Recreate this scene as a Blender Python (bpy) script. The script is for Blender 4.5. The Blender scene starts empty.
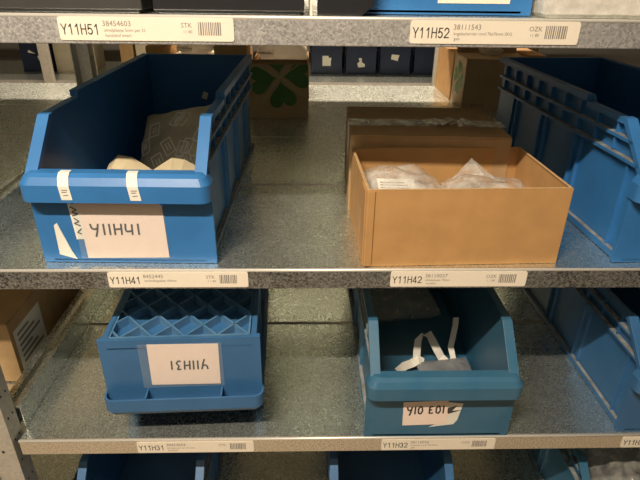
import bpy, bmesh, math, random
from mathutils import Vector, Matrix, noise

random.seed(7)
COL = bpy.context.scene.collection
R = math.radians

# ------------------------------------------------------------------ materials
def nodes_of(m):
    m.use_nodes = True
    nt = m.node_tree
    return nt, nt.nodes['Principled BSDF']

def mat(name, col, rough=.5, metal=0., var=.0, scale=30., bump=0., bscale=200., dark=None, spec=None,
        stretch=None, lo=.35, hi=.65, detail=4.):
    """principled material; var blends towards 'dark' through object-space noise"""
    m = bpy.data.materials.new(name)
    nt, b = nodes_of(m)
    b.inputs['Base Color'].default_value = (*col, 1)
    b.inputs['Roughness'].default_value = rough
    b.inputs['Metallic'].default_value = metal
    if spec is not None: b.inputs['Specular IOR Level'].default_value = spec
    L = nt.links.new
    tc = nt.nodes.new('ShaderNodeTexCoord')
    mp = nt.nodes.new('ShaderNodeMapping')
    L(tc.outputs['Object'], mp.inputs['Vector'])
    if stretch: mp.inputs['Scale'].default_value = stretch
    if var > 0:
        n = nt.nodes.new('ShaderNodeTexNoise')
        n.inputs['Scale'].default_value = scale; n.inputs['Detail'].default_value = detail
        L(mp.outputs['Vector'], n.inputs['Vector'])
        rp = nt.nodes.new('ShaderNodeValToRGB')
        d = dark or tuple(c*(1-var) for c in col)
        rp.color_ramp.elements[0].color = (*d, 1); rp.color_ramp.elements[0].position = lo
        rp.color_ramp.elements[1].color = (*col, 1); rp.color_ramp.elements[1].position = hi
        L(n.outputs['Fac'], rp.inputs['Fac'])
        L(rp.outputs['Color'], b.inputs['Base Color'])
    if bump > 0:
        n2 = nt.nodes.new('ShaderNodeTexNoise')
        n2.inputs['Scale'].default_value = bscale; n2.inputs['Detail'].default_value = 3
        L(mp.outputs['Vector'], n2.inputs['Vector'])
        bp = nt.nodes.new('ShaderNodeBump')
        bp.inputs['Strength'].default_value = bump; bp.inputs['Distance'].default_value = .002
        L(n2.outputs['Fac'], bp.inputs['Height'])
        L(bp.outputs['Normal'], b.inputs['Normal'])
    return m

def galvanised(name, c0, c1, rough, metal, scale):
    """zinc spangle: small voronoi crystals, each with its own grey and gloss"""
    m = bpy.data.materials.new(name)
    nt, b = nodes_of(m); L = nt.links.new
    tc = nt.nodes.new('ShaderNodeTexCoord')
    v = nt.nodes.new('ShaderNodeTexVoronoi'); v.inputs['Scale'].default_value = scale
    n = nt.nodes.new('ShaderNodeTexNoise'); n.inputs['Scale'].default_value = 9; n.inputs['Detail'].default_value = 5
    L(tc.outputs['Object'], v.inputs['Vector']); L(tc.outputs['Object'], n.inputs['Vector'])
    sep = nt.nodes.new('ShaderNodeSeparateColor'); L(v.outputs['Color'], sep.inputs['Color'])
    mx = nt.nodes.new('ShaderNodeMath'); mx.operation = 'MULTIPLY_ADD'
    L(n.outputs['Fac'], mx.inputs[0]); mx.inputs[1].default_value = .6
    hf = nt.nodes.new('ShaderNodeMath'); hf.operation = 'MULTIPLY'; hf.inputs[1].default_value = .6
    L(sep.outputs['Red'], hf.inputs[0]); L(hf.outputs[0], mx.inputs[2])
    rp = nt.nodes.new('ShaderNodeValToRGB')
    rp.color_ramp.elements[0].position = .25; rp.color_ramp.elements[0].color = (*c0, 1)
    rp.color_ramp.elements[1].position = .85; rp.color_ramp.elements[1].color = (*c1, 1)
    L(mx.outputs[0], rp.inputs['Fac']); L(rp.outputs['Color'], b.inputs['Base Color'])
    b.inputs['Metallic'].default_value = metal
    rr = nt.nodes.new('ShaderNodeMapRange')
    rr.inputs['To Min'].default_value = rough-.10; rr.inputs['To Max'].default_value = rough+.14
    L(sep.outputs['Green'], rr.inputs['Value']); L(rr.outputs['Result'], b.inputs['Roughness'])
    bp = nt.nodes.new('ShaderNodeBump'); bp.inputs['Strength'].default_value = .12; bp.inputs['Distance'].default_value = .001
    nb_ = nt.nodes.new('ShaderNodeTexNoise'); nb_.inputs['Scale'].default_value = scale*.6; L(tc.outputs['Object'], nb_.inputs['Vector'])
    L(nb_.outputs['Fac'], bp.inputs['Height']); L(bp.outputs['Normal'], b.inputs['Normal'])
    return m

def film(name, col, alpha, rough=.18, even=False):
    """thin clear plastic: mostly see-through with milky body and sharp glints"""
    m = bpy.data.materials.new(name)
    nt, b = nodes_of(m); L = nt.links.new
    b.inputs['Base Color'].default_value = (*col, 1)
    b.inputs['Roughness'].default_value = rough
    b.inputs['Specular IOR Level'].default_value = .8
    tr = nt.nodes.new('ShaderNodeBsdfTransparent')
    n = nt.nodes.new('ShaderNodeTexNoise'); n.inputs['Scale'].default_value = 45; n.inputs['Detail'].default_value = 6
    tc = nt.nodes.new('ShaderNodeTexCoord'); L(tc.outputs['Object'], n.inputs['Vector'])
    mr = nt.nodes.new('ShaderNodeMapRange')
    mr.inputs['From Min'].default_value = .35; mr.inputs['From Max'].default_value = .7
    mr.inputs['To Min'].default_value = alpha*(.9 if even else .45); mr.inputs['To Max'].default_value = min(1, alpha*(1.1 if even else 1.7))
    L(n.outputs['Fac'], mr.inputs['Value'])
    mix = nt.nodes.new('ShaderNodeMixShader')
    L(mr.outputs['Result'], mix.inputs['Fac']); L(tr.outputs[0], mix.inputs[1]); L(b.outputs[0], mix.inputs[2])
    L(mix.outputs[0], nt.nodes['Material Output'].inputs['Surface'])
    return m

M = {}
M['deck'] = galvanised('galvanised_deck', (.64,.68,.625), (.85,.885,.83), .28, .91, 420)
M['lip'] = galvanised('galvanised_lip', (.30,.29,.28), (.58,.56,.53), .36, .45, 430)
M['lip_dark_reflect'] = galvanised('galvanised_lip_dark_reflect', (.06,.06,.058), (.42,.42,.40), .36, .75, 430)  # mottled zinc with a dark aisle reflection put into its colour
M['lip_floor_tint'] = galvanised('galvanised_lip_floor_tint', (.54,.46,.35), (.60,.52,.40), .30, .50, 600)  # smoother zinc with the floor's tan reflection in its colour
M['edge'] = mat('zinc_edge_highlight', (.72,.68,.60), .32, .35)  # pale tone paints the lamp highlight along the lip's rounded edge
M['post'] = galvanised('galvanised_post', (.48,.45,.39), (.58,.55,.48), .42, .5, 160)
M['slot'] = mat('slot_dark', (.012,.012,.012), .8)
def plastic(name, c, d, rough=.38):
    return mat(name, c, rough, 0, .3, 14, .06, 90, d, lo=.38, hi=.62)
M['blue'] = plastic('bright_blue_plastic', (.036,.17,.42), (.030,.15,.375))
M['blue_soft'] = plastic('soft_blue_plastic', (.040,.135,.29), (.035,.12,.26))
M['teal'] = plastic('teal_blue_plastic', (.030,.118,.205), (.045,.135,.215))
M['blue_pale'] = plastic('pale_blue_plastic', (.10,.215,.36), (.06,.17,.31))  # paler blue for the base grid ribs
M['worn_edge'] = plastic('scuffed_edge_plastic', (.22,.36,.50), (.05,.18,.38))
M['navy'] = plastic('shaded_navy_plastic', (.010,.022,.060), (.009,.018,.05))  # far bins' blue darkened, shade of the shelf above in the colour
M['black'] = plastic('black_plastic', (.016,.016,.018), (.013,.013,.014))
M['dark_grey'] = plastic('dark_grey_plastic', (.050,.046,.042), (.042,.039,.036))
M['dust'] = mat('dusty_ledge', (.30,.30,.28), .85, 0, .4, 60)
M['card'] = mat('cardboard', (.50,.272,.098), .85, 0, .12, 25, .10, 300)
M['card_dark'] = mat('brown_cardboard', (.46,.29,.135), .85, 0, .15, 25, .10, 300)
M['card_in'] = mat('cardboard_edge', (.58,.36,.16), .9, 0, .2, 160)
M['clover_card'] = mat('clover_cardboard', (.48,.34,.20), .85, 0, .12, 20)
M['clover'] = mat('clover_green', (.09,.21,.06), .7, 0, .2, 30)
M['clover_line'] = mat('pale_green_print', (.42,.42,.20), .7)
M['paper'] = mat('white_label_paper', (.83,.74,.60), .55, 0, .04, 40)
M['pink_paper'] = mat('pinkish_card', (.86,.69,.58), .6, 0, .02, 30)
M['white'] = mat('white_paper', (.80,.76,.66), .7, 0, .1, 30)
def translucent(name, col):
    m = bpy.data.materials.new(name); nt, b = nodes_of(m)
    b.inputs['Base Color'].default_value = (*col, 1); b.inputs['Roughness'].default_value = .5
    t = nt.nodes.new('ShaderNodeBsdfTranslucent'); t.inputs['Color'].default_value = (*col, 1)
    mx = nt.nodes.new('ShaderNodeMixShader'); mx.inputs['Fac'].default_value = .55
    nt.links.new(b.outputs[0], mx.inputs[1]); nt.links.new(t.outputs[0], mx.inputs[2])
    nt.links.new(mx.outputs[0], nt.nodes['Material Output'].inputs['Surface'])
    return m
M['thin_white'] = translucent('thin_white_plastic', (.88,.84,.76))
M['ink'] = mat('printed_ink', (.05,.045,.04), .7)
M['grey_ink'] = mat('grey_print', (.24,.21,.18), .7)
M['tape'] = film('clear_tape', (.92,.88,.80), .75, .08)
M['film'] = film('clear_plastic_bag', (.86,.83,.76), .36, .10)
M['film_thin'] = film('thin_clear_plastic', (.8,.78,.7), .22, .08)
M['sleeve'] = film('clear_sleeve', (.55,.62,.65), .08, .12, True)
M['tub'] = film('translucent_tub', (.80,.76,.68), .75, .3)
M['khaki'] = mat('khaki_bag_plastic', (.60,.53,.36), .45, 0, .3, 18)
M['khaki_print'] = mat('khaki_bag_print', (.85,.82,.72), .6)
M['beige'] = mat('beige_paper', (.62,.52,.33), .7, 0, .1, 20)
M['lit_patch'] = mat('lit_patch_grey', (.22,.23,.24), .35, 0, .3, 20)
M['carton'] = mat('beige_carton', (.62,.54,.40), .8, 0, .1, 20)
M['metal_parts'] = mat('packed_parts', (.40,.38,.34), .4, .5, .6, 120)
M['floor'] = mat('concrete_floor', (.36,.29,.20), .55, 0, .12, 3)
M['wall'] = mat('warm_grey_wall', (.13,.12,.105), .9, 0, .1, 2)

# ------------------------------------------------------------------ mesh helper
class MB:
    def __init__(self): self.v=[]; self.f=[]; self.mi=[]; self.mats=[]
    def slot(self, m):
        if m not in self.mats: self.mats.append(m)
        return self.mats.index(m)
    def add(self, vs, fs, m):
        o=len(self.v); self.v += [tuple(p) for p in vs]; k=self.slot(m)
        for f in fs: self.f.append([i+o for i in f]); self.mi.append(k)
        return self
    def box(self, x0,x1,y0,y1,z0,z1, m):
        vs=[(x,y,z) for z in (z0,z1) for y in (y0,y1) for x in (x0,x1)]
        return self.add(vs,[(0,2,3,1),(4,5,7,6),(0,1,5,4),(2,6,7,3),(0,4,6,2),(1,3,7,5)],m)
    def prism(self, poly, axis, a, b, m):
        """poly of 2-D points extruded along an axis: x -> (y,z), y -> (x,z), z -> (x,y)"""
        n=len(poly)
        def P(p,t): return {'x':(t,p[0],p[1]),'y':(p[0],t,p[1]),'z':(p[0],p[1],t)}[axis]
        vs=[P(p,a) for p in poly]+[P(p,b) for p in poly]
        fs=[list(range(n))[::-1], [n+i for i in range(n)]]
        fs+=[(i,(i+1)%n,n+(i+1)%n,n+i) for i in range(n)]
        return self.add(vs,fs,m)
    def bar(self, p, q, w, h, m, up=(0,0,1)):
        p,q=Vector(p),Vector(q); d=(q-p).normalized(); s=d.cross(Vector(up)).normalized(); u=s.cross(d)
        vs=[c+s*a*w/2+u*b*h/2 for c in (p,q) for a,b in ((-1,-1),(1,-1),(1,1),(-1,1))]
        return self.add(vs,[(0,3,2,1),(4,5,6,7),(0,1,5,4),(1,2,6,5),(2,3,7,6),(3,0,4,7)],m)
    def build(self, name, parent=None, bevel=0, seg=2, smooth=False):
        me=bpy.data.meshes.new(name); me.from_pydata(self.v,[],self.f)
        for m in self.mats: me.materials.append(m)
        me.polygons.foreach_set('material_index', self.mi)
        bm=bmesh.new(); bm.from_mesh(me); bmesh.ops.recalc_face_normals(bm,faces=bm.faces); bm.to_mesh(me); bm.free()
        if smooth: me.polygons.foreach_set('use_smooth',[True]*len(me.polygons))
        o=bpy.data.objects.new(name,me); COL.objects.link(o)
        if parent: o.parent=parent
        if bevel:
            b=o.modifiers.new('bevel','BEVEL'); b.width=bevel; b.segments=seg; b.limit_method='ANGLE'; b.angle_limit=R(40)
        return o

def tag(o,label=None,cat=None,group=None,kind=None):
    for k,v in (('label',label),('category',cat),('group',group),('kind',kind)):
        if v: o[k]=v
    return o
def empty(name,loc,rz=0):
    o=bpy.data.objects.new(name,None); COL.objects.link(o); o.empty_display_size=.05
    o.location=loc; o.rotation_euler=(0,0,R(rz)); return o
def copy_tree(o,parent=None):
    c=o.copy(); COL.objects.link(c)
    if parent: c.parent=parent
    for ch in list(o.children): copy_tree(ch,c)
    return c

DEP=[]
def text_mesh(lines, name, parent, m, loc, flip=False):
    """lines: (text, x, z, size, horizontal squeeze); flat letters facing -y, joined in one mesh"""
    vs=[]; fs=[]
    for s,x,z,size,sq in lines:
        cu=bpy.data.curves.new('lettering','FONT'); cu.body=s; cu.size=size; cu.extrude=0; cu.resolution_u=2
        ob=bpy.data.objects.new('lettering',cu); COL.objects.link(ob)
        bpy.context.view_layer.update()
        dg=bpy.context.evaluated_depsgraph_get(); me=bpy.data.meshes.new_from_object(ob.evaluated_get(dg))
        o=len(vs)
        vs+=[(v.co.x*sq+x,0,v.co.y+z) for v in me.vertices]
        fs+=[[i+o for i in p.vertices] for p in me.polygons]
        bpy.data.objects.remove(ob); bpy.data.curves.remove(cu); bpy.data.meshes.remove(me)
    me=bpy.data.meshes.new(name); me.from_pydata(vs,[],fs); me.materials.append(m)
    o=bpy.data.objects.new(name,me); COL.objects.link(o); o.parent=parent; o.location=loc
    return o

def strokes(name,parent,m,paths,w,h,loc,thick=.0028):
    """hand-drawn pen strokes in unit coordinates over a w x h card, facing -y"""
    b=MB()
    for p in paths:
        pts=[((x-.5)*w,(z-.5)*h) for x,z in p]
        for (x0,z0),(x1,z1) in zip(pts,pts[1:]):
            b.bar((x0,0,z0),(x1,0,z1),thick,.0003,m,up=(0,1,0))
    o=b.build(name,parent); o.location=loc
    return o

GL = {  # handwritten glyphs as strokes in a unit box
 'Y':[[(0,1),(.1,.62),(.45,.5),(.8,.62)],[(.95,1),(.7,.3),(.45,-.15)]],
 '1':[[(.5,1),(.42,0)]],
 'H':[[(.1,1),(.05,0)],[(.95,1),(.85,0)],[(.05,.5),(.9,.55)]],
 '4':[[(.1,1),(.0,.5),(.1,.3),(.75,.35)],[(.85,.95),(.75,0)]],
 '3':[[(.1,.95),(.7,1),(.4,.58),(.8,.3),(.45,0),(.05,.08)]],
 '5':[[(.8,1),(.2,1),(.15,.6),(.7,.5),(.7,.1),(.1,0)]],
 'E':[[(.85,.95),(.2,.9),(.15,.05),(.9,.1)],[(.15,.5),(.7,.52)]],
 '0':[[(.5,1),(.1,.7),(.15,.15),(.6,0),(.95,.4),(.8,.9),(.5,1)]],
 '6':[[(.8,1),(.2,.6),(.15,.1),(.6,0),(.85,.3),(.6,.5),(.2,.4)]],
}
def writing(s, x0, x1, z0, z1):
    n=len(s); out=[]
    wid={'1':.5,' ':.55}
    tot=sum(wid.get(c,1) for c in s); x=x0
    for c in s:
        w=(x1-x0)*wid.get(c,1)/tot
        for st in GL.get(c,[]):
            out.append([(x+w*.08+px*w*.72, z0+pz*(z1-z0)) for px,pz in st])
        x+=w
    return out

# ------------------------------------------------------------------ shelving
P=.348           # depth of one shelf panel
LW=1.32          # bay width
def shelf(x0,x1,k,z,label,flange=True,first=False):
    y0=k*P+.0012; y1=(k+1)*P-.0012
    root=empty('shelf',((x0+x1)/2,y0,z))
    tag(root,label,'shelf','galvanised shelf panels of the rack')
    hw=(x1-x0)/2; d=y1-y0
    b=MB(); b.box(-hw,hw,.002,d-.002,-.0035,-.0004,M['deck'])
    b.box(-hw+.01,hw-.01,d-.004,d-.001,-.033,-.001,M['deck'])
    if flange:
        ya=.033 if k==0 else .0005
        for s in (-1,1):
            a,c=((-hw-.014,-hw-.0005) if s<0 else (hw+.0005,hw+.014))
            b.box(a,c,ya,d-.0005,.046,.050,M['deck'])
            xx=(c-.002,c) if s<0 else (a,a+.002)
            b.box(*xx,ya,d-.0005,-.030,.047,M['deck'])
    b.build('deck',root,.0012)
    l=MB()
    l.prism([(0,-.0335),(0,0),(.006,0),(.006,-.004),(.003,-.004),(.003,-.0305),(.014,-.0305),(.014,-.0335)],'x',-hw,hw,M['lip_dark_reflect' if abs(z-.35)<.01 else 'lip_floor_tint' if z<.1 else 'lip'])
    l.build('front_lip',root,.0022,3)
    e=MB(); e.prism([(.0022+.0027*math.cos(a),-.0021+.0027*math.sin(a)) for a in [i*math.pi/6 for i in range(12)]],'x',-hw,hw,M['edge'])
    e.build('rolled_edge_highlight',root,smooth=True)
    return root

def rounded(w,h,r,n=5):
    pts=[]
    for cx,cz,a0 in ((w/2-r,h/2-r,0),(-w/2+r,h/2-r,90),(-w/2+r,-h/2+r,180),(w/2-r,-h/2+r,270)):
        for i in range(n+1):
            a=R(a0+90*i/n); pts.append((cx+r*math.cos(a),cz+r*math.sin(a)))
    return pts

def arc(cx,cz,rx,rz,a0,a1,n=10): return [(cx+rx*math.cos(R(a0+(a1-a0)*i/n)),cz+rz*math.sin(R(a0+(a1-a0)*i/n))) for i in range(n+1)]
SANS={'Y':[[(0,1),(.5,.45),(1,1)],[(.5,.45),(.5,0)]],
 '1':[[(.22,.76),(.60,1),(.60,0)]],
 'H':[[(.04,0),(.04,1)],[(.96,0),(.96,1)],[(.04,.53),(.96,.53)]],
 '5':[[(.90,.97),(.26,.97),(.14,.50)]+arc(.48,.32,.42,.30,130,-150)],
 '4':[[(.98,.25),(.02,.25),(.70,1),(.70,0)]],
 '2':[arc(.5,.70,.42,.28,170,-25)+[(.06,.03),(.95,.03)]],
 '3':[arc(.46,.74,.36,.24,160,-85)+arc(.46,.26,.42,.25,85,-160)]}
def code_text(code,lb,x0,z0,h):
    """printed sans lettering built from flat strokes"""
    b=MB(); x=x0
    for c in code:
        w=h*.53
        for p in SANS[c]:
            pts=[(x+px*w,z0+pz*h) for px,pz in p]
            for (xa,za),(xb,zb) in zip(pts,pts[1:]):
                d=Vector((xb-xa,0,zb-za)).normalized()*.0005
                b.bar((xa-d.x,0,za-d.z),(xb+d.x,0,zb+d.z),.0012,.0002,M['ink'],up=(0,1,0))
        x+=w+h*.15
    o=b.build('code_text',lb); o.location=(0,-.0014,0); return o

def shelf_label(sh,x,zc,code,num,l1,l2,unit,small=''):
    w,h=.208,.0262
    b=MB(); b.prism(rounded(w,h,.003),'y',-.0012,-.0002,M['paper'])
    lb=b.build('shelf_label',sh); lb.location=(x-sh.location.x,0,zc)
    lb['label']='white shelf label reading '+code
    code_text(code,lb,-.1005,-.0062,.0112)
    text_mesh([(num,-.052,.0032,.0088,.98)],'article_number',lb,M['grey_ink'],(0,-.0014,0))
    t=[(l1,-.051,-.0030,.0052,.95)]
    if l2: t.append((l2,-.050,-.0088,.0052,.95))
    text_mesh(t,'description_text',lb,M['grey_ink'],(0,-.0014,0))
    t=[(unit,.041,.0022,.0078,1.0)]
    if small: t.append((small,.043,-.0040,.0050,1.0))
    text_mesh(t,'unit_text',lb,M['grey_ink'],(0,-.0014,0))
    bc=MB(); xx=.0615; rnd=random.Random(code)
    while xx<.088:
        ww=rnd.choice((.0009,.0013,.0018)); bc.box(xx,xx+ww,-.0015,-.0013,-.0062,.0085,M['grey_ink']); xx+=ww+rnd.choice((.0010,.0013))
    bc.build('barcode',lb)

rows=['front','second','third','rear']
S={}
for z,nm,n in ((.70,'top',4),(.35,'middle',4),(0.,'lower',4),(-.35,'bottom',2)):
    for k in range(n):
        S[nm,k]=shelf(0,LW,k,z,f'galvanised steel shelf of the {nm} level, {rows[k]} panel counted from the aisle')
for z,nm,n in ((.70,'top',4),(.35,'middle',4),(0.,'lower',2),(-.35,'bottom',2)):
    for k in range(n):
        S['l'+nm,k]=shelf(-LW-.040,-.0385,k,z,f'galvanised steel shelf of the neighbouring bay left of the post, {nm} level, {rows[k]} panel')
shelf_label(S['top',0],.3175,-.0160,'Y11H51','38454603','uitvulplaatje 5mm per 25','kunststof zwart','STK','11 80')
shelf_label(S['top',0],.7385,-.0160,'Y11H52','38111543','kogelscharnier rond 76x76mm SKG','galv','OZK','11 80')
shelf_label(S['middle',0],.3175,-.0165,'Y11H41','8452445','verbindingsplaat 100mm','','STK','1 1 80')
shelf_label(S['middle',0],.7400,-.0165,'Y11H42','38110037','afdekplaatje 70mm','verzinkt','OZK','1 1 80')
shelf_label(S['lower',0],.3105,-.0175,'Y11H31','38454604','uitvulplaatje per 25 stuks','kunststof','STK','')
shelf_label(S['lower',0],.7490,-.0175,'Y11H32','38110026','scharnier rond 76x76mm','galv','OZK','')
shelf_label(S['lower',0],1.192,-.0175,'Y11H33','38110027','scharnier rond 89mm','galv','OZK','')

def upright(x,y,label,flip=1):
    w=.042; H=2.0; b=MB(); t=.002; d=.034*flip; tt=t*flip
    b.prism([(-w/2,d),(-w/2,0),(w/2,0),(w/2,d),(w/2-t,d),(w/2-t,tt),(-w/2+t,tt),(-w/2+t,d)],'z',0,H,M['post'])
    s=flip
    sl=b
    z=.03
    while z<H-.05:
        yy=-.0004 if s>0 else .0004
        if int(z*20)%2==0: sl.prism([(.003*math.cos(a)*.8,z+.003*math.sin(a)) for a in [i*math.pi/6 for i in range(12)]],'y',yy-.0002,yy+.0002,M['slot'])
        for sx in (-1,1):
            for yc in ((.010,.024) if s>0 else (-.010,-.024)):
                xx=sx*(w/2+.0003)
                sl.prism([(yc+.0018*math.cos(a),z+.02+.0028*math.sin(a)) for a in [i*math.pi/4 for i in range(8)]],'x',xx-.0002,xx+.0002,M['slot'])
        z+=.05
    root=b.build('upright_post'); root.location=(x,y,-.45); tag(root,label,'post','perforated rack uprights')
    return root
upright(-.028,-.004,'galvanised perforated upright post at the left end of the lower shelf')
upright(-.028,2*P-.006,'galvanised upright post at the back of the front rack',-1)
upright(-.028,4*P+.002,'galvanised upright post at the far rear of the rack',-1)
upright(LW+.028,-.004,'galvanised upright post at the right end of the bay')
upright(LW+.028,4*P+.002,'galvanised upright post at the right rear of the rack',-1)

# ------------------------------------------------------------------ storage bins
W2,WF,HB,LB=.127,.1325,.218,.610
FW=.0230   # front wall sits this far behind the lip front
def wall_poly(inset=0):
    # side wall outline in (y, z)
    return [(FW+.002,.001),(FW+.002,.130),(.014,.138),(.096,.2075),(.200,.2075),(.207,HB),(LB-.0005,HB),(LB-.0005,.001)]
def bin_parts(root,m,grid=False):
    b=MB(); ZB=.016 if grid else .003
    for s in (-1,1):
        def X(a,c): return (s*a,s*c) if s>0 else (s*c,s*a)
        b.prism(wall_poly(),'x',*X(.1125,.1155),m)                       # side wall
        # top flange (two heights with the notch), slanted front edge strip
        b.box(*X(.1140,W2),.207,LB,HB-.010,HB+.0005,m)
        b.box(*X(.1140,W2-.001),.096,.207,.1985,.208,m)
        b.prism([(.012,.136),(.089,.2082),(.102,.2082),(.026,.136)],'x',*X(.1090,W2-.001),m)
        # ledges: the upper faces carry dust
        for z in (.181,.153):
            b.box(*X(.1145,W2-.001),.060 if z>.16 else .035,LB-.004,z-.005,z,m)
            b.box(*X(.1165,W2-.0015),.062 if z>.16 else .037,LB-.006,z,z+.0006,M['dust'])
        b.box(*X(.1135,.1240),.026,LB-.006,.001,.0115,m)
        b.box(*X(.1165,.1235),.028,LB-.008,.0115,.0121,M['dust'])
        # ribs
        for yy in (.064,.205,.228,.345,.368,.490,.512):
            b.box(*X(.1145,.1215),yy,yy+.004,.006,.153,m)
        yy=.11
        while yy<LB-.03:
            b.box(*X(.1145,.1235),yy,yy+.003,.155,HB-.014,m); yy+=.058
        b.box(*X(.1135,.1296),FW+.0030,.032,.0008,.128,m)                       # front corner
    b.box(-.130,.130,FW,FW+.0035,.0006,.136,m)                            # front wall
    b.box(-.1155,.1155,LB-.0035,LB,.001,HB,m)                            # back wall
    b.box(-W2,W2,LB-.004,LB+.007,HB-.010,HB+.0005,m)
    b.box(-.1155,.1155,FW,LB,ZB,ZB+.0035,m)                                 # base
    if not grid: b.box(-.108,.108,.034,LB-.012,0,.0045,m)                 # foot
    body=b.build('body',root,.0012)
    # grip lip: an outward roll with rounded ends and a hanging skirt
    g=MB()
    def outline(o):                                                      # plan outline, front edge and rounded ends
        w=WF-o; r=.016-o*.5; pts=[(-w,.030)]
        for i in range(7):
            a=R(180+90*i/6); pts.append((-w+r+r*math.cos(a), o+r+r*math.sin(a)))
        for i in range(7):
            a=R(270+90*i/6); pts.append((w-r+r*math.cos(a), o+r+r*math.sin(a)))
        pts.append((w,.030)); return pts
    rings=[(outline(0),.1075),(outline(0),.1325),(outline(.006),.1425),(outline(.0135),.1465)]
    vs=[];fs=[]; n=len(rings[0][0])
    for pts,z in rings: vs+=[(x,y,z) for x,y in pts]
    for k in range(len(rings)-1):
        for i in range(n-1): fs.append((k*n+i,k*n+i+1,(k+1)*n+i+1,(k+1)*n+i))
    inner=outline(.003)
    o1=len(vs); vs+=[(x,y,.1075) for x,y in inner]
    o2=len(vs); vs+=[(x,y,.128) for x,y in inner]
    for i in range(n-1):
        fs.append((i,i+1,o1+i+1,o1+i)); fs.append((o1+i,o1+i+1,o2+i+1,o2+i))
    top=(len(rings)-1)*n
    c=len(vs); vs+=[(x,.030,.1465) for x,_ in rings[-1][0]]
    for i in range(n-1): fs.append((top+i,top+i+1,c+i+1,c+i))
    c2=len(vs); vs+=[(x,.030,.128) for x,_ in inner]
    for i in range(n-1): fs.append((o2+i,o2+i+1,c2+i+1,c2+i))
    g.add(vs,fs,m)
    for x in (-.062,.062): g.box(x-.0012,x+.0012,.002,FW+.001,.104,.130,m)
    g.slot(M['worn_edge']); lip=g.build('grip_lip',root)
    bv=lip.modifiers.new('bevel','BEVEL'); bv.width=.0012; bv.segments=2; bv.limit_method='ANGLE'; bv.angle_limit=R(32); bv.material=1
    if grid:
        q=MB(); x0,x1,y0,y1=-.1120,.1120,.030,LB-.014; zt,zb=0.,.0165
        hz=(zt+zb)/2; hh=zb-zt
        for (a,b_) in (((x0,y0),(x1,y0)),((x1,y0),(x1,y1)),((x1,y1),(x0,y1)),((x0,y1),(x0,y0))):
            q.bar((*a,hz),(*b_,hz),.0030,hh,M['blue_pale'])
        pitch=.052; slope=1.15
        t=-(y1-y0)/slope
        for sgn in (1,-1):
            k=-20
            while k<40:
                xs=x0+k*pitch   # line x = xs + sgn*(y-y0)/slope
                # clip to the rectangle
                ya,yb=y0,y1
                if sgn>0: lo=(x0-xs)*slope+y0; hi=(x1-xs)*slope+y0
                else: lo=(xs-x1)*slope+y0; hi=(xs-x0)*slope+y0
                ya,yb=max(ya,lo),min(yb,hi)
                if yb-ya>.004:
                    q.bar((xs+sgn*(ya-y0)/slope,ya,hz),(xs+sgn*(yb-y0)/slope,yb,hz),.0030,hh-.0005,M['blue_pale'])
                k+=1
        q.build('base_grid',root)
    return body

def make_bin(mkey,loc,rz,label,cat='storage bin',grid=False,group='blue stacking bins with an open front'):
    r=empty('storage_bin',loc,rz); tag(r,label,cat,group); bin_parts(r,M[mkey],grid); return r
def copy_bin(src,mkey,loc,rz,label,cat='storage bin',group='blue stacking bins with an open front'):
    r=src.copy(); COL.objects.link(r); r.location=loc; r.rotation_euler=(0,0,R(rz)); tag(r,label,cat,group)
    for ch in src.children:
        if ch.name.split('.')[0] in ('body','grip_lip'):
            c=ch.copy(); COL.objects.link(c); c.parent=r
            if mkey:
                c.data=PLAIN[mkey][ch.name.split('.')[0]]
    return r
PLAIN={}
def plain_meshes(src):
    """a mesh set per colour, shared between the bins of that colour"""
    for key in ('blue','blue_soft','teal','navy','black'):
        PLAIN[key]={}
        for ch in src.children:
            nm=ch.name.split('.')[0]
            if nm in ('body','grip_lip'):
                me=ch.data.copy(); me.materials[0]=M[key]; PLAIN[key][nm]=me

def card(parent,x0,x1,z0,z1,m,name='label_card',y=None,tilt=0,lab=None):
    y=FW if y is None else y
    b=MB(); w,h=x1-x0,z1-z0
    b.box(-w/2,w/2,-.0006,0,-h/2,h/2,m)
    o=b.build(name,parent); o.location=((x0+x1)/2,y-.0006,(z0+z1)/2); o.rotation_euler=(0,R(tilt),0)
    if lab: o['label']=lab
    return o,w,h

# --- bin A: the open blue bin on the middle shelf, left
A=make_bin('blue',(.2435,.000,.35),-1.3,'bright blue open-front bin with a handwritten Y11H41 card, left on the middle shelf')
plain_meshes(A)
cd,w,h=card(A,-.064,.058,.0095,.101,M['pink_paper'],tilt=-1,lab='pinkish card with handwritten Y11H41')
strokes('handwriting',cd,M['ink'],writing('Y11H41',.10,.72,.42,.62),w,h,(0,-.0010,0),.0028)
sl,_,_=card(A,-.072,.060,.0085,.104,M['sleeve'],'card_sleeve',y=FW-.0012)
vs_,w,h=card(A,-.076,-.062,.040,.098,M['white'],'side_sticker',y=FW-.0001,tilt=-3)
strokes('scribble',vs_,M['ink'],[[(.2,.9),(.8,.82),(.25,.76),(.85,.7),(.2,.66)],[(.3,.6),(.75,.5),(.2,.45),(.8,.38)],[(.8,.3),(.3,.2),(.7,.15)]],w,h,(0,-.0010,0),.0016)
t=MB(); t.prism([(-.104,.062),(-.099,.066),(-.086,.020),(-.080,.006),(-.105,.014)],'y',-.0008,-.0002,M['white']); o=t.build('torn_sticker',A); o.location=(0,FW,0)
def lip_sticker(x,wid,dx=0):
    b=MB(); pts=[(.0235,.1471),(.0130,.1474),(.0055,.1433),(-.0006,.1322),(-.0006,.122),(-.0006,.112)]
    for i,((ya,za),(yb,zb)) in enumerate(zip(pts,pts[1:])):
        s0,s1=dx*i/5,dx*(i+1)/5
        b.add([(x-wid/2+s0,ya,za),(x+wid/2+s0,ya,za),(x+wid/2+s1,yb,zb),(x-wid/2+s1,yb,zb)],[(0,1,2,3)],M['white'])
    return b.build('lip_sticker',A)
ls=lip_sticker(-.069,.0150,.004)
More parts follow.
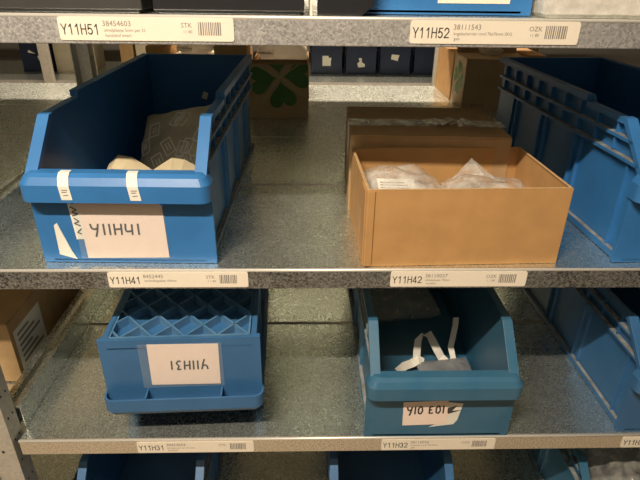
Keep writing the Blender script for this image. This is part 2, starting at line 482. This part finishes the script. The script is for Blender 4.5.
strokes('scribble',ls,M['grey_ink'],[[(.2,.8),(.8,.8)],[(.2,.6),(.7,.62)],[(.3,.3),(.8,.35)]],.014,.016,(-.066,-.0009,.122),.0010)
ls=lip_sticker(.024,.0150,.006)
strokes('scribble',ls,M['grey_ink'],[[(.2,.8),(.8,.8)],[(.2,.6),(.7,.62)],[(.3,.3),(.8,.35)]],.014,.016,(.029,-.0009,.122),.0010)

# --- contents helper: crumpled bags and paper
def pillow(name,w,d,h,seed,m,amp=.35,nu=34,nv=26,fr=9.):
    vs=[];fs=[]
    for side in (1,-1):
        for j in range(nv+1):
            for i in range(nu+1):
                u=i/nu*2-1; v=j/nv*2-1
                e=max(0,(1-abs(u)**3.0))*max(0,(1-abs(v)**3.0))
                p=Vector((u*w/2*fr+seed*3.1,v*d/2*fr+seed*1.7,side*1.3))
                n=noise.noise(p*2.2)*.6+abs(noise.noise(p*5.3))*.5
                z=side*h/2*(e**.5)*(1+amp*n*1.4)+(n*.12*h)
                x=u*w/2*(1+.05*noise.noise(Vector((v*3,seed,1)))); y=v*d/2*(1+.06*noise.noise(Vector((u*3,seed,5))))
                vs.append((x,y,z))
    N=(nu+1)*(nv+1)
    for s in (0,1):
        for j in range(nv):
            for i in range(nu):
                a=s*N+j*(nu+1)+i; f=(a,a+1,a+nu+2,a+nu+1)
                fs.append(f if s==0 else f[::-1])
    for i in range(nu):
        fs.append((i,N+i,N+i+1,i+1)); a=nv*(nu+1)+i; fs.append((a,a+1,N+a+1,N+a))
    for j in range(nv):
        a=j*(nu+1); fs.append((a,a+nu+1,N+a+nu+1,N+a)); a+=nu; fs.append((a,N+a,N+a+nu+1,a+nu+1))
    b=MB(); b.add(vs,fs,m)
    return b,vs
def place(o,loc,rot): o.location=loc; o.rotation_euler=tuple(R(a) for a in rot); return o

def ribbon(name,pts,w,m,parent=None,side=(1,0,0),thick=.0007):
    b=MB(); side=Vector(side).normalized()
    P_=[Vector(p) for p in pts]; vs=[]
    for i,p in enumerate(P_):
        a=P_[max(0,i-1)]; c=P_[min(len(P_)-1,i+1)]; t=(c-a).normalized(); s=side-(side.dot(t))*t
        s=s.normalized() if s.length>1e-4 else Vector((0,1,0)); nn=t.cross(s)
        vs+=[p-s*w/2-nn*thick/2,p+s*w/2-nn*thick/2,p+s*w/2+nn*thick/2,p-s*w/2+nn*thick/2]
    fs=[(0,1,2,3)]
    for i in range(len(P_)-1):
        o=4*i
        for k in range(4): fs.append((o+k,o+(k+1)%4,o+4+(k+1)%4,o+4+k))
    o=4*(len(P_)-1); fs.append((o+3,o+2,o+1,o))
    b.add(vs,fs,m); return b.build(name,parent)

# stuff inside bin A
bg,bv_=pillow('b',.190,.150,.030,2,M['khaki'],.5)
bagA=place(bg.build('printed_bag',smooth=True),(.262,.335,.440),(50,-14,-22))
tag(bagA,'khaki plastic bag printed with pale squares, lying in the Y11H41 bin','bag')
pr=MB()
rnd=random.Random(3)
def surf_z(vs,x,y):
    return max((v for v in vs[:len(vs)//2]),key=lambda v:-((v[0]-x)**2+(v[1]-y)**2))[2]
for (px,py,a) in ((-.070,-.005,15),(-.035,-.040,25),(.0,.045,-20),(.012,.045,-20),(.020,-.020,-15),(.034,-.016,-12),(-.055,.030,10),(-.012,-.012,30),(.060,.005,-20),(.012,-.052,35),(.052,-.055,-25),(.035,-.045,20)):
    ca,sa=math.cos(R(a)),math.sin(R(a))
    def q(u,v): 
        x,y=px+u*ca-v*sa,py+u*sa+v*ca
        return (x,y,surf_z(bv_,x,y)+.0016)
    for (u0,v0,u1,v1) in ((-.011,-.015,.011,-.015),(.011,-.015,.011,.015),(.011,.015,-.011,.015),(-.011,.015,-.011,-.015),(-.003,-.007,-.003,.007),(.003,-.007,.003,.007)):
        pr.bar(q(u0,v0),q(u1,v1),.0026,.0004,M['khaki_print'])
pr.build('printed_squares',bagA)
bg,_=pillow('b',.150,.100,.034,5,M['khaki'],.5)
o=place(bg.build('plastic_bag',smooth=True),(.280,.245,.384),(6,4,12)); tag(o,'dark khaki crumpled bag under the printed bag in the Y11H41 bin','bag')
o=ribbon('paper_tag',[(.160,.190,.415),(.168,.190,.440),(.184,.188,.4535),(.205,.184,.452),(.232,.180,.436),(.258,.178,.418)],.040,M['beige'],side=(0,1,.3)); tag(o,'curled beige paper strip behind the lip of the Y11H41 bin','paper')
o=ribbon('paper_sheet',[(.245,.168,.432),(.264,.170,.444),(.283,.172,.4545),(.300,.174,.450),(.322,.176,.436)],.044,M['beige'],side=(0,1,.25)); tag(o,'pale folded paper beside the printed bag in the Y11H41 bin','paper')
o=ribbon('paper_slip',[(-.006,0,0),(.0,0.0,.0),(.006,0,0)],.016,M['white'],side=(0,0,1)); place(o,(.350,.30,.53),(0,20,60)); o.parent=A; o.location=(.012,LB-.0045,.126); o.rotation_euler=(0,R(20),0); o.name='inner_sticker'

# --- bin C: upside down on the lower shelf
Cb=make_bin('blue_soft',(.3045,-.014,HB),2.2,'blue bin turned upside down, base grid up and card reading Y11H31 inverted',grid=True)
cd,w,h=card(Cb,-.061,.053,.011,.095,M['pink_paper'],tilt=1,lab='pinkish card with upside-down handwritten Y11H31')
strokes('handwriting',cd,M['ink'],writing('Y11H31',.16,.72,.40,.62),w,h,(0,-.0010,0),.0028)
card(Cb,-.067,.067,.009,.099,M['sleeve'],'card_sleeve',y=FW-.0012)
Cb.rotation_euler=(0,R(180),R(2.2))

# --- bin E
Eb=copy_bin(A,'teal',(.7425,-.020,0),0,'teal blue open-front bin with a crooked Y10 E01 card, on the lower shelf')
cd,w,h=card(Eb,-.064,.014,.030,.085,M['pink_paper'],tilt=-2,lab='cream card with handwritten Y10 E01')
strokes('handwriting',cd,M['ink'],writing('Y10 E01',.08,.95,.48,.80),w,h,(0,-.0010,0),.0028)
t=MB(); t.prism([(-.014,.024),(.028,.030),(.034,.040),(.040,.079),(.006,.083),(.008,.035)],'y',-.0006,-.0001,M['white']); o=t.build('torn_sticker',Eb); o.location=(0,FW,0)
t=MB(); t.prism([(.010,.068),(.030,.074),(.022,.062),(.038,.064),(.016,.055)],'y',-.0009,-.0006,M['ink']); o=t.build('print_remains',Eb); o.location=(0,FW,0)
# paper and bag inside E
o=ribbon('backing_paper',[(.696,.160,.014),(.712,.166,.024),(.728,.172,.026),(.741,.174,.034),(.752,.172,.028)],.022,M['white'],side=(.2,1,.2)); tag(o,'torn white scrap of paper on the floor of the Y10 E01 bin','paper')
o=ribbon('label_strip',[(.738,.176,.020),(.739,.188,.044),(.741,.196,.066),(.750,.201,.078),(.763,.200,.079),(.771,.192,.066),(.780,.184,.050),(.789,.180,.034),(.803,.170,.024)],.017,M['white'],side=(1,.4,.1)); tag(o,'white paper strip folded in an arch in the Y10 E01 bin','paper')
o=ribbon('paper_strip',[(.800,.172,.020),(.815,.180,.030),(.811,.196,.048),(.816,.206,.070),(.820,.214,.090),(.821,.220,.106)],.013,M['white'],side=(1,.2,0)); tag(o,'white paper strip standing upright in the Y10 E01 bin','paper')
bg,_=pillow('b',.11,.10,.02,9,M['lit_patch'],.4); o=place(bg.build('lit_patch',smooth=True),(.795,.130,.024),(4,0,8)); tag(o,'flat grey shape standing in for the lit patch on the floor of the Y10 E01 bin','bag')  # patch of light on the bin floor, modelled as a flat grey shape
bg,_=pillow('b',.17,.20,.07,12,M['film_thin'],.5,fr=5.); o=place(bg.build('clear_bag',smooth=True),(.72,.40,.060),(8,0,8)); tag(o,'clear crumpled plastic bag deep inside the Y10 E01 bin','bag')

# --- bins D, F and the bottom row
D=copy_bin(A,'blue',(1.1130,.002,.35),1.9,'blue open-front bin on the middle shelf, beside the open tan box')
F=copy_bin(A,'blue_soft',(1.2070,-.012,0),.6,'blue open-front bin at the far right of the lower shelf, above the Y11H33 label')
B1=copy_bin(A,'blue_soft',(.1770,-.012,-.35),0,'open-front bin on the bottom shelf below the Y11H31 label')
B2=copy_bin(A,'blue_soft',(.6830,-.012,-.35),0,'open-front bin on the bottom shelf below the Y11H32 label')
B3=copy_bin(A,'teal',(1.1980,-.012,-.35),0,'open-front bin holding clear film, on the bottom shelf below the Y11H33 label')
bg,_=pillow('b',.20,.16,.17,21,M['film_thin'],.6); o=place(bg.build('clear_bag',smooth=True),(1.205,.135,-.235),(10,0,10)); tag(o,'clear plastic film bag bulging out of the bottom-right bin','bag')

# --- on the top shelf
T1=copy_bin(A,'blue',(.680,.022,.70),0,'blue bin on the top shelf above the Y11H52 label')
T1.scale=(.88,.88,.88)
t=MB(); t.box(-.052,.052,-.0008,0,.016,.070,M['paper']); o=t.build('label_card',T1); o.location=(.045,FW,0)
def crate(x0,x1,y0,y1,z,h,m,label,group='dark crates on the top shelf'):
    w=(x1-x0)/2; d=y1-y0
    r=empty('crate',((x0+x1)/2,y0,z)); tag(r,label,'crate',group)
    b=MB(); t_=.004
    b.box(-w,w,0,t_,.004,h,m); b.box(-w,w,d-t_,d,.004,h,m); b.box(-w,-w+t_,t_,d-t_,.004,h,m); b.box(w-t_,w,t_,d-t_,.004,h,m); b.box(-w+.004,w-.004,.004,d-.004,0,.006,m)
    b.build('body',r,.0015)
    q=MB(); q.box(-w-.006,w+.006,-.006,.001,h-.012,h,m); q.box(-w-.006,w+.006,d-.001,d+.006,h-.012,h,m)
    q.box(-w-.006,-w+.001,.001,d-.001,h-.012,h,m); q.box(w-.001,w+.006,.001,d-.001,h-.012,h,m); q.build('rim',r,.001)
    return r
crate(.02,.312,.012,.33,.70,.16,M['dark_grey'],'black crate on the top shelf above the Y11H51 label')
crate(.325,.506,.012,.33,.70,.16,M['black'],'narrow black crate on the top shelf, left of the white divider')
t=MB(); t.box(-.0018,.0018,0,.20,0,.15,M['paper']); o=t.build('divider_card',bevel=.0005); o.location=(.5145,.010,.7002); tag(o,'thin white divider card standing between the crates on the top shelf','divider')
t=MB(); t.prism([(-.034,0),(.020,0),(.034,.012),(.034,.06),(-.034,.06)],'y',0,.012,M['black']); o=t.build('black_piece',bevel=.001); o.location=(.556,.012,.7002); tag(o,'small black piece in front of the blue bin on the top shelf','block')  # dark block filling the space at the left of the blue bin
tb=crate(.800,1.16,.014,.33,.70,.15,M['tub'],'translucent plastic tub right of the blue bin on the top shelf'); tb.name='plastic_tub'; tb['category']='tub'; del tb['group']

# ------------------------------------------------------------------ cardboard boxes
def carton(name,x0,y0,z,w,d,h,rz,m,label,closed=True,group=None,t=.004):
    r=empty(name,(x0,y0,z),rz); tag(r,label,'box',group)
    b=MB(); e=M['card_in']
    b.box(0,w,0,t,0,h,m); b.box(0,w,d-t,d,0,h,m); b.box(0,t,t,d-t,0,h,m); b.box(w-t,w,t,d-t,0,h,m); b.box(t,w-t,t,d-t,0,t,m)
    b.build('body',r,.0008)
    if closed:
        q=MB(); q.box(.001,w-.001,.001,d/2-.0008,h,h+.003,m); q.box(.001,w-.001,d/2+.0008,d-.001,h,h+.003,m); q.build('lid_flaps',r,.0006)
    return r
fb=carton('cardboard_box',.5945,.010,.35,.3000,.196,.1235,1.9,M['card'],'open tan cardboard box of clear bags, centre of the middle shelf',closed=False)
q=MB(); q.box(-.0022,0,.002,.040,.002,.122,M['card']); q.prism([(.0,-.0002),(.0015,-.0026),(.0115,-.0022),(.0125,-.0002)],'z',.002,.1225,M['card']); q.build('corner_flap',fb,.0005)
q=MB(); q.box(-.0006,-.0001,.055,.085,.030,.070,M['card_dark']); q.build('side_mark',fb)
q=MB(); q.box(.0002,.2983,-.0003,.0043,.1235,.1240,M['card_in']); q.box(.0002,.2983,.1917,.1963,.1235,.1240,M['card_in']); q.box(-.0003,.0043,.0043,.1917,.1235,.1240,M['card_in']); q.box(.2942,.2988,.0043,.1917,.1235,.1240,M['card_in']); q.build('cut_edge',fb)

rb=carton('cardboard_box',.5860,.220,.35,.282,.215,.1395,-2.2,M['card_dark'],'closed brown cardboard box with tape, behind the open tan box')
# wrinkled clear tape along the lid seam and over the left edge
tp=MB(); vs=[];fs=[]; n=40
for i in range(n+1):
    x=-.0015+.2895*i/n
    for j in range(5):
        y=.060+.012*j+.010*math.sin(i*.3)*0
        k=max(0,1-abs(i-27)/7)
        zz=.1430+.0006+abs(noise.noise(Vector((x*70,y*70,2))))*(.0016+.018*k)
        vs.append((x,y,zz))
for i in range(n):
    for j in range(4):
        a=i*5+j; fs.append((a,a+1,a+6,a+5))
tp.add(vs,fs,M['tape']); tp.box(-.0012,-.0004,.06,.108,.085,.1432,M['tape']); tp.build('clear_tape',rb)

# two clear bags with parts in the open box
bg,_=pillow('b',.138,.150,.080,31,M['film'],.35,fr=4.); o=place(bg.build('clear_bag',smooth=True),(.672,.112,.417),(4,8,6)); tag(o,'clear plastic bag with a white card, left in the open tan box','bag')
q=MB(); q.box(-.030,.030,-.016,.016,0,.0006,M['white'])
for k in range(4): q.box(-.026,.026-.004*k,-.012+.006*k,-.010+.006*k,.0006,.0008,M['grey_ink'])
cdx=place(q.build('paper_card'),(.650,.090,.449),(22,3,4)); cdx.parent=None
tag(cdx,'white printed card showing through the left bag in the open tan box','card')
bg,_=pillow('b',.142,.150,.062,37,M['film'],.4,fr=4.); o=place(bg.build('clear_bag',smooth=True),(.810,.116,.409),(6,-4,-8)); tag(o,'clear plastic bag with a peaked corner, right in the open tan box','bag')
# peaked corner
pk=MB(); pk.add([(-.030,0,0),(.045,.0,-.004),(.0,.004,.036),(-.004,.03,.004),(.02,-.014,.012),(-.012,-.010,.014)],[(0,5,2),(5,4,2),(4,1,2),(0,2,3),(1,3,2)],M['film'])
pko=pk.build('bag_corner',o); pko.location=(-.028,.035,.028)
for i,(x,y) in enumerate(((.640,.075),(.690,.130),(.780,.080),(.845,.120))):
    bg,_=pillow('b',.075,.085,.040,50+i,M['metal_parts'],.8); o=place(bg.build('packed_part',smooth=True),(x,y,.378),(0,0,i*25))
    tag(o,'grey metal fittings seen through the clear bags of the open tan box','fittings','fittings in the clear bags')

# --- clover boxes
def heart(n=28):
    pts=[]
    for i in range(n):
        t=2*math.pi*i/n
        x=16*math.sin(t)**3; z=13*math.cos(t)-5*math.cos(2*t)-2*math.cos(3*t)-math.cos(4*t)
        pts.append((x/34,(z+17)/30))
    return pts
def clover(parent,cx,cz,L,plane,off,clip):
    """four heart leaves around a centre, printed on a box face"""
    b=MB()
    for ang in (8,98,188,278):
        ca,sa=math.cos(R(ang)),math.sin(R(ang)); pts=[]
        for hx,hz in heart():
            u,v=hx*L*.98,hz*L*.92+L*.10
            pts.append((min(max(cx+u*ca-v*sa,clip[0]),clip[1]),min(max(cz+u*sa+v*ca,clip[2]),clip[3])))
        b.prism(pts,'y' if plane=='y' else 'x',off-.0004,off-.0001,M['clover'])
    o=b.build('clover_print',parent); o['label']='green four-leaf clover print'
    l=MB()
    for ang in (53,143,233,323):
        ca,sa=math.cos(R(ang)),math.sin(R(ang)); e=[cx+ca*L*1.05,cz+sa*L*1.05]; e[0]=min(max(e[0],clip[0]),clip[1]); e[1]=min(max(e[1],clip[2]),clip[3])
        if plane=='y': l.bar((cx,off-.0005,cz),(e[0],off-.0005,e[1]),.003,.0002,M['clover_line'],up=(0,1,0))
        else: l.bar((off-.0005,cx,cz),(off-.0005,e[0],e[1]),.003,.0002,M['clover_line'],up=(1,0,0))
    l.build('clover_lines',parent)
c1=carton('clover_box',.345,.884,.35,.171,.085,.155,0,M['clover_card'],'cardboard box with a dark green clover, behind the Y11H41 bin',closed=False)
clover(c1,.090,.118,.086,'y',0,(.001,.170,.002,.154))
c2=carton('clover_box',1.003,1.006,.35,.20,.140,.153,0,M['clover_card'],'cardboard box with a green clover on its side, left of the right blue bin',closed=True)
clover(c2,.072,.088,.052,'x',0,(.001,.139,.002,.152))
c3=carton('cardboard_box',1.001,1.152,.35,.22,.225,.150,0,M['card'],'plain tan cardboard box lit from the far aisle, behind the right clover box',closed=True)
q=MB(); q.box(.002,.198,.134,.1375,.156,.190,M['clover_card']); q.build('added_flap',c2,.0006)  # flap added to hide the lit top of the box behind
text_mesh([('x x x x',.03,.012,.014,1)],'print_marks',c2,M['ink'],(0,-.0006,0))
# bags and cartons on the rear panels
def bagthing(x,y,z,w,d,h,seed,m,label,rot=(0,0,0)):
    bg,_=pillow('b',w,d,h,seed,m,.7); o=place(bg.build('crumpled_bag',smooth=True),(x,y,z),rot); return tag(o,label,'bag')
bagthing(1.100,1.095,.522,.06,.06,.035,61,M['thin_white'],'crinkled clear bag lying on top of the right clover box',(0,0,10))
carton('cardboard_box',.335,1.14,.35,.185,.22,.125,0,M['card'],'open tan box lit from the far aisle, behind the left clover box',closed=False)
bagthing(.43,1.255,.487,.17,.15,.09,62,M['thin_white'],'white plastic bag heaped in the open box behind the left clover box',(0,6,0))
carton('cardboard_box',.215,1.12,.35,.105,.2,.172,0,M['card_dark'],'narrow brown box behind the back wall of the Y11H41 bin',closed=True)
carton('cardboard_box',.06,1.14,.35,.145,.2,.125,0,M['carton'],'low pale carton under a grey bag, behind the Y11H41 bin',closed=True)
bagthing(.135,1.255,.503,.12,.12,.045,63,M['thin_white'],'white bag on the low pale carton behind the Y11H41 bin',(0,0,8))
carton('cardboard_box',-.005+.0,1.13,.35,.055,.2,.165,0,M['card'],'thin tan box left of the low pale carton at the rear',closed=True)
for i,(x,w,h,m,lab) in enumerate(((1.24,.12,.135,'card','tan carton at the rear behind the right bin, next to the plain box'),)):
    carton('cardboard_box',x,1.13,.35,w-.06,.2,h+.012,0,M[m],lab,closed=True)

# --- neighbouring bay, lower left box with a white label
nb=carton('cardboard_box',-.351,.152,0.003,.292,.33,.138,0,M['card_dark'],'brown cardboard box with a white label, left of the upright post',closed=True)
q=MB(); q.box(.2922,.2927,.012,.120,.020,.112,M['white']); lbl=q.build('shipping_label',nb); lbl['label']='white label with rows of print'
q=MB()
for k in range(6): q.box(.2928,.2930,.022,.108-(k%3)*.02,.030+.013*k,.036+.013*k,M['grey_ink'])
q.build('label_print',lbl)

# ------------------------------------------------------------------ rack across the far aisle
YF=3.28
def far_shelf(z,label):
    r=empty('shelf',(0,YF,z)); tag(r,label,'shelf','shelves of the rack across the far aisle')
    b=MB(); b.box(-2.6,2.9,.003,.85,-.004,0,M['deck']); b.build('deck',r)
    b=MB(); b.box(-2.6,2.9,0,.003,-.034,0,M['lip']); b.build('front_lip',r)
far_shelf(0,'shelf with dark bins across the far aisle'); far_shelf(.42,'upper shelf across the far aisle')
for k in range(4):
    lab=['far navy bin with a square white sticker, directly beside the left clover box','far navy bin with a narrow torn sticker, second after the left clover box','far navy bin with its torn sticker high up, third after the left clover box','far navy bin without a sticker, beside the plain tan box'][k]
    b_=copy_bin(A,'navy',(.6765+.265*k,3.62+LB,0),180,lab,group='navy bins across the far aisle')
    if k<3:
        t=MB(); s=[(-.030,.060),(.035,.060),(.035,.135),(-.012,.135),(-.012,.120),(-.035,.122),(-.030,.100)] if k==0 else [(-.03,.055),(.02,.05),(.03,.08),(.012,.095),(.02,.12),(-.004,.12),(-.006,.09),(-.03,.075)] if k==1 else [(-.02,.10),(.035,.115),(.03,.15),(-.03,.145),(-.022,.12)]
        t.prism(s,'y',0,.0006,M['white']); o=t.build('torn_sticker',b_); o.location=(0,LB+.0005,0)
        o.rotation_euler=(0,0,0)
b_=copy_bin(A,'navy',(-1.535,3.62+LB,0),180,'dark navy bin with a torn sticker at the far left, across the far aisle',group='navy bins across the far aisle')
t=MB(); t.prism([(-.07,.05),(-.02,.07),(.0,.13),(.06,.14),(.05,.16),(-.03,.11)],'y',0,.0006,M['white']); o=t.build('torn_sticker',b_); o.location=(0,LB+.0005,0)
carton('far_carton',-1.400,3.62,0.0,.27,.3,.24,0,M['carton'],'pale beige carton across the far aisle, left of the round knob',closed=True)
carton('far_carton',-.90,3.62,0.0,.10,.3,.26,0,M['card_dark'],'narrow brown carton across the far aisle, right of the round knob',closed=True)
carton('far_carton',-.78,3.62,0.0,.28,.3,.26,0,M['carton'],'pale carton across the far aisle, above the rim of the Y11H41 bin',closed=True)
def far_post(x,lab):
    t=MB(); t.box(-.035,.035,0,.03,0,2.0,M['post']); o=t.build('upright_post',bevel=.002); o.location=(x,YF-.04,-.45); tag(o,lab,'post'); return o
p=far_post(-1.0,'light grey post with a black knob across the far aisle')
t=MB(); t.prism([(.028*math.cos(i*math.pi/8),.028*math.sin(i*math.pi/8)) for i in range(16)],'y',-.012,-.001,M['slot']); o=t.build('knob',p); o.location=(.0,0,.50)
far_post(-1.305,'grey post between the far navy bin and the beige carton')
far_post(1.46,'grey post right of the row of far navy bins')

# ------------------------------------------------------------------ room and light
def struct(name,x0,x1,y0,y1,z0,z1,m):
    o=MB().box(x0,x1,y0,y1,z0,z1,m).build(name); o['kind']='structure'; return o
struct('floor',-4,5,-1.35,4.6,-.50,-.45,M['floor'])
struct('added_wall_front',-4,5,-1.35,-1.3,-.45,2.8,M['wall'])  # unseen dark wall, added to be reflected in the shelf lips
struct('wall_back',-4,5,4.6,4.65,-.45,2.8,M['wall'])

def strip(name,loc,sx,sy,power,col):
    l=bpy.data.lights.new(name,'AREA'); l.shape='RECTANGLE'; l.size=sx; l.size_y=sy; l.energy=power; l.color=col
    o=bpy.data.objects.new(name,l); COL.objects.link(o); o.location=loc; return o
WARM=(1,.865,.70)
strip('aisle_lamp',(.0,-1.05,1.81),.70,.04,66,WARM)
strip('far_aisle_lamp',(.4,2.40,1.85),3.0,.12,120,(1,.83,.63))

w=bpy.data.worlds.new('ambient'); bpy.context.scene.world=w; w.use_nodes=True
bgN=w.node_tree.nodes['Background']; bgN.inputs[0].default_value=(1,.84,.58,1); bgN.inputs[1].default_value=.13

# ------------------------------------------------------------------ camera
cam=bpy.data.cameras.new('camera'); co=bpy.data.objects.new('camera',cam); COL.objects.link(co)
cam.sensor_width=36; cam.lens=534.76/640*36; cam.clip_start=.02
pitch,yaw,roll=.474481531,.0312182743,.013805849
fw=Vector((math.sin(yaw)*math.cos(pitch),math.cos(yaw)*math.cos(pitch),-math.sin(pitch)))
rt=Vector((math.cos(yaw),-math.sin(yaw),0)); up=rt.cross(fw)
r2=rt*math.cos(roll)+up*math.sin(roll); u2=up*math.cos(roll)-rt*math.sin(roll)
mt=Matrix((r2,u2,-fw)).transposed().to_4x4(); mt.translation=Vector((.50700537,-.68922463,.75462254))
co.matrix_world=mt
sc=bpy.context.scene; sc.camera=co
sc.view_settings.view_transform='Standard'; sc.view_settings.look='None'; sc.view_settings.gamma=1
sc.view_settings.use_curve_mapping=False; sc.view_settings.exposure=0.10
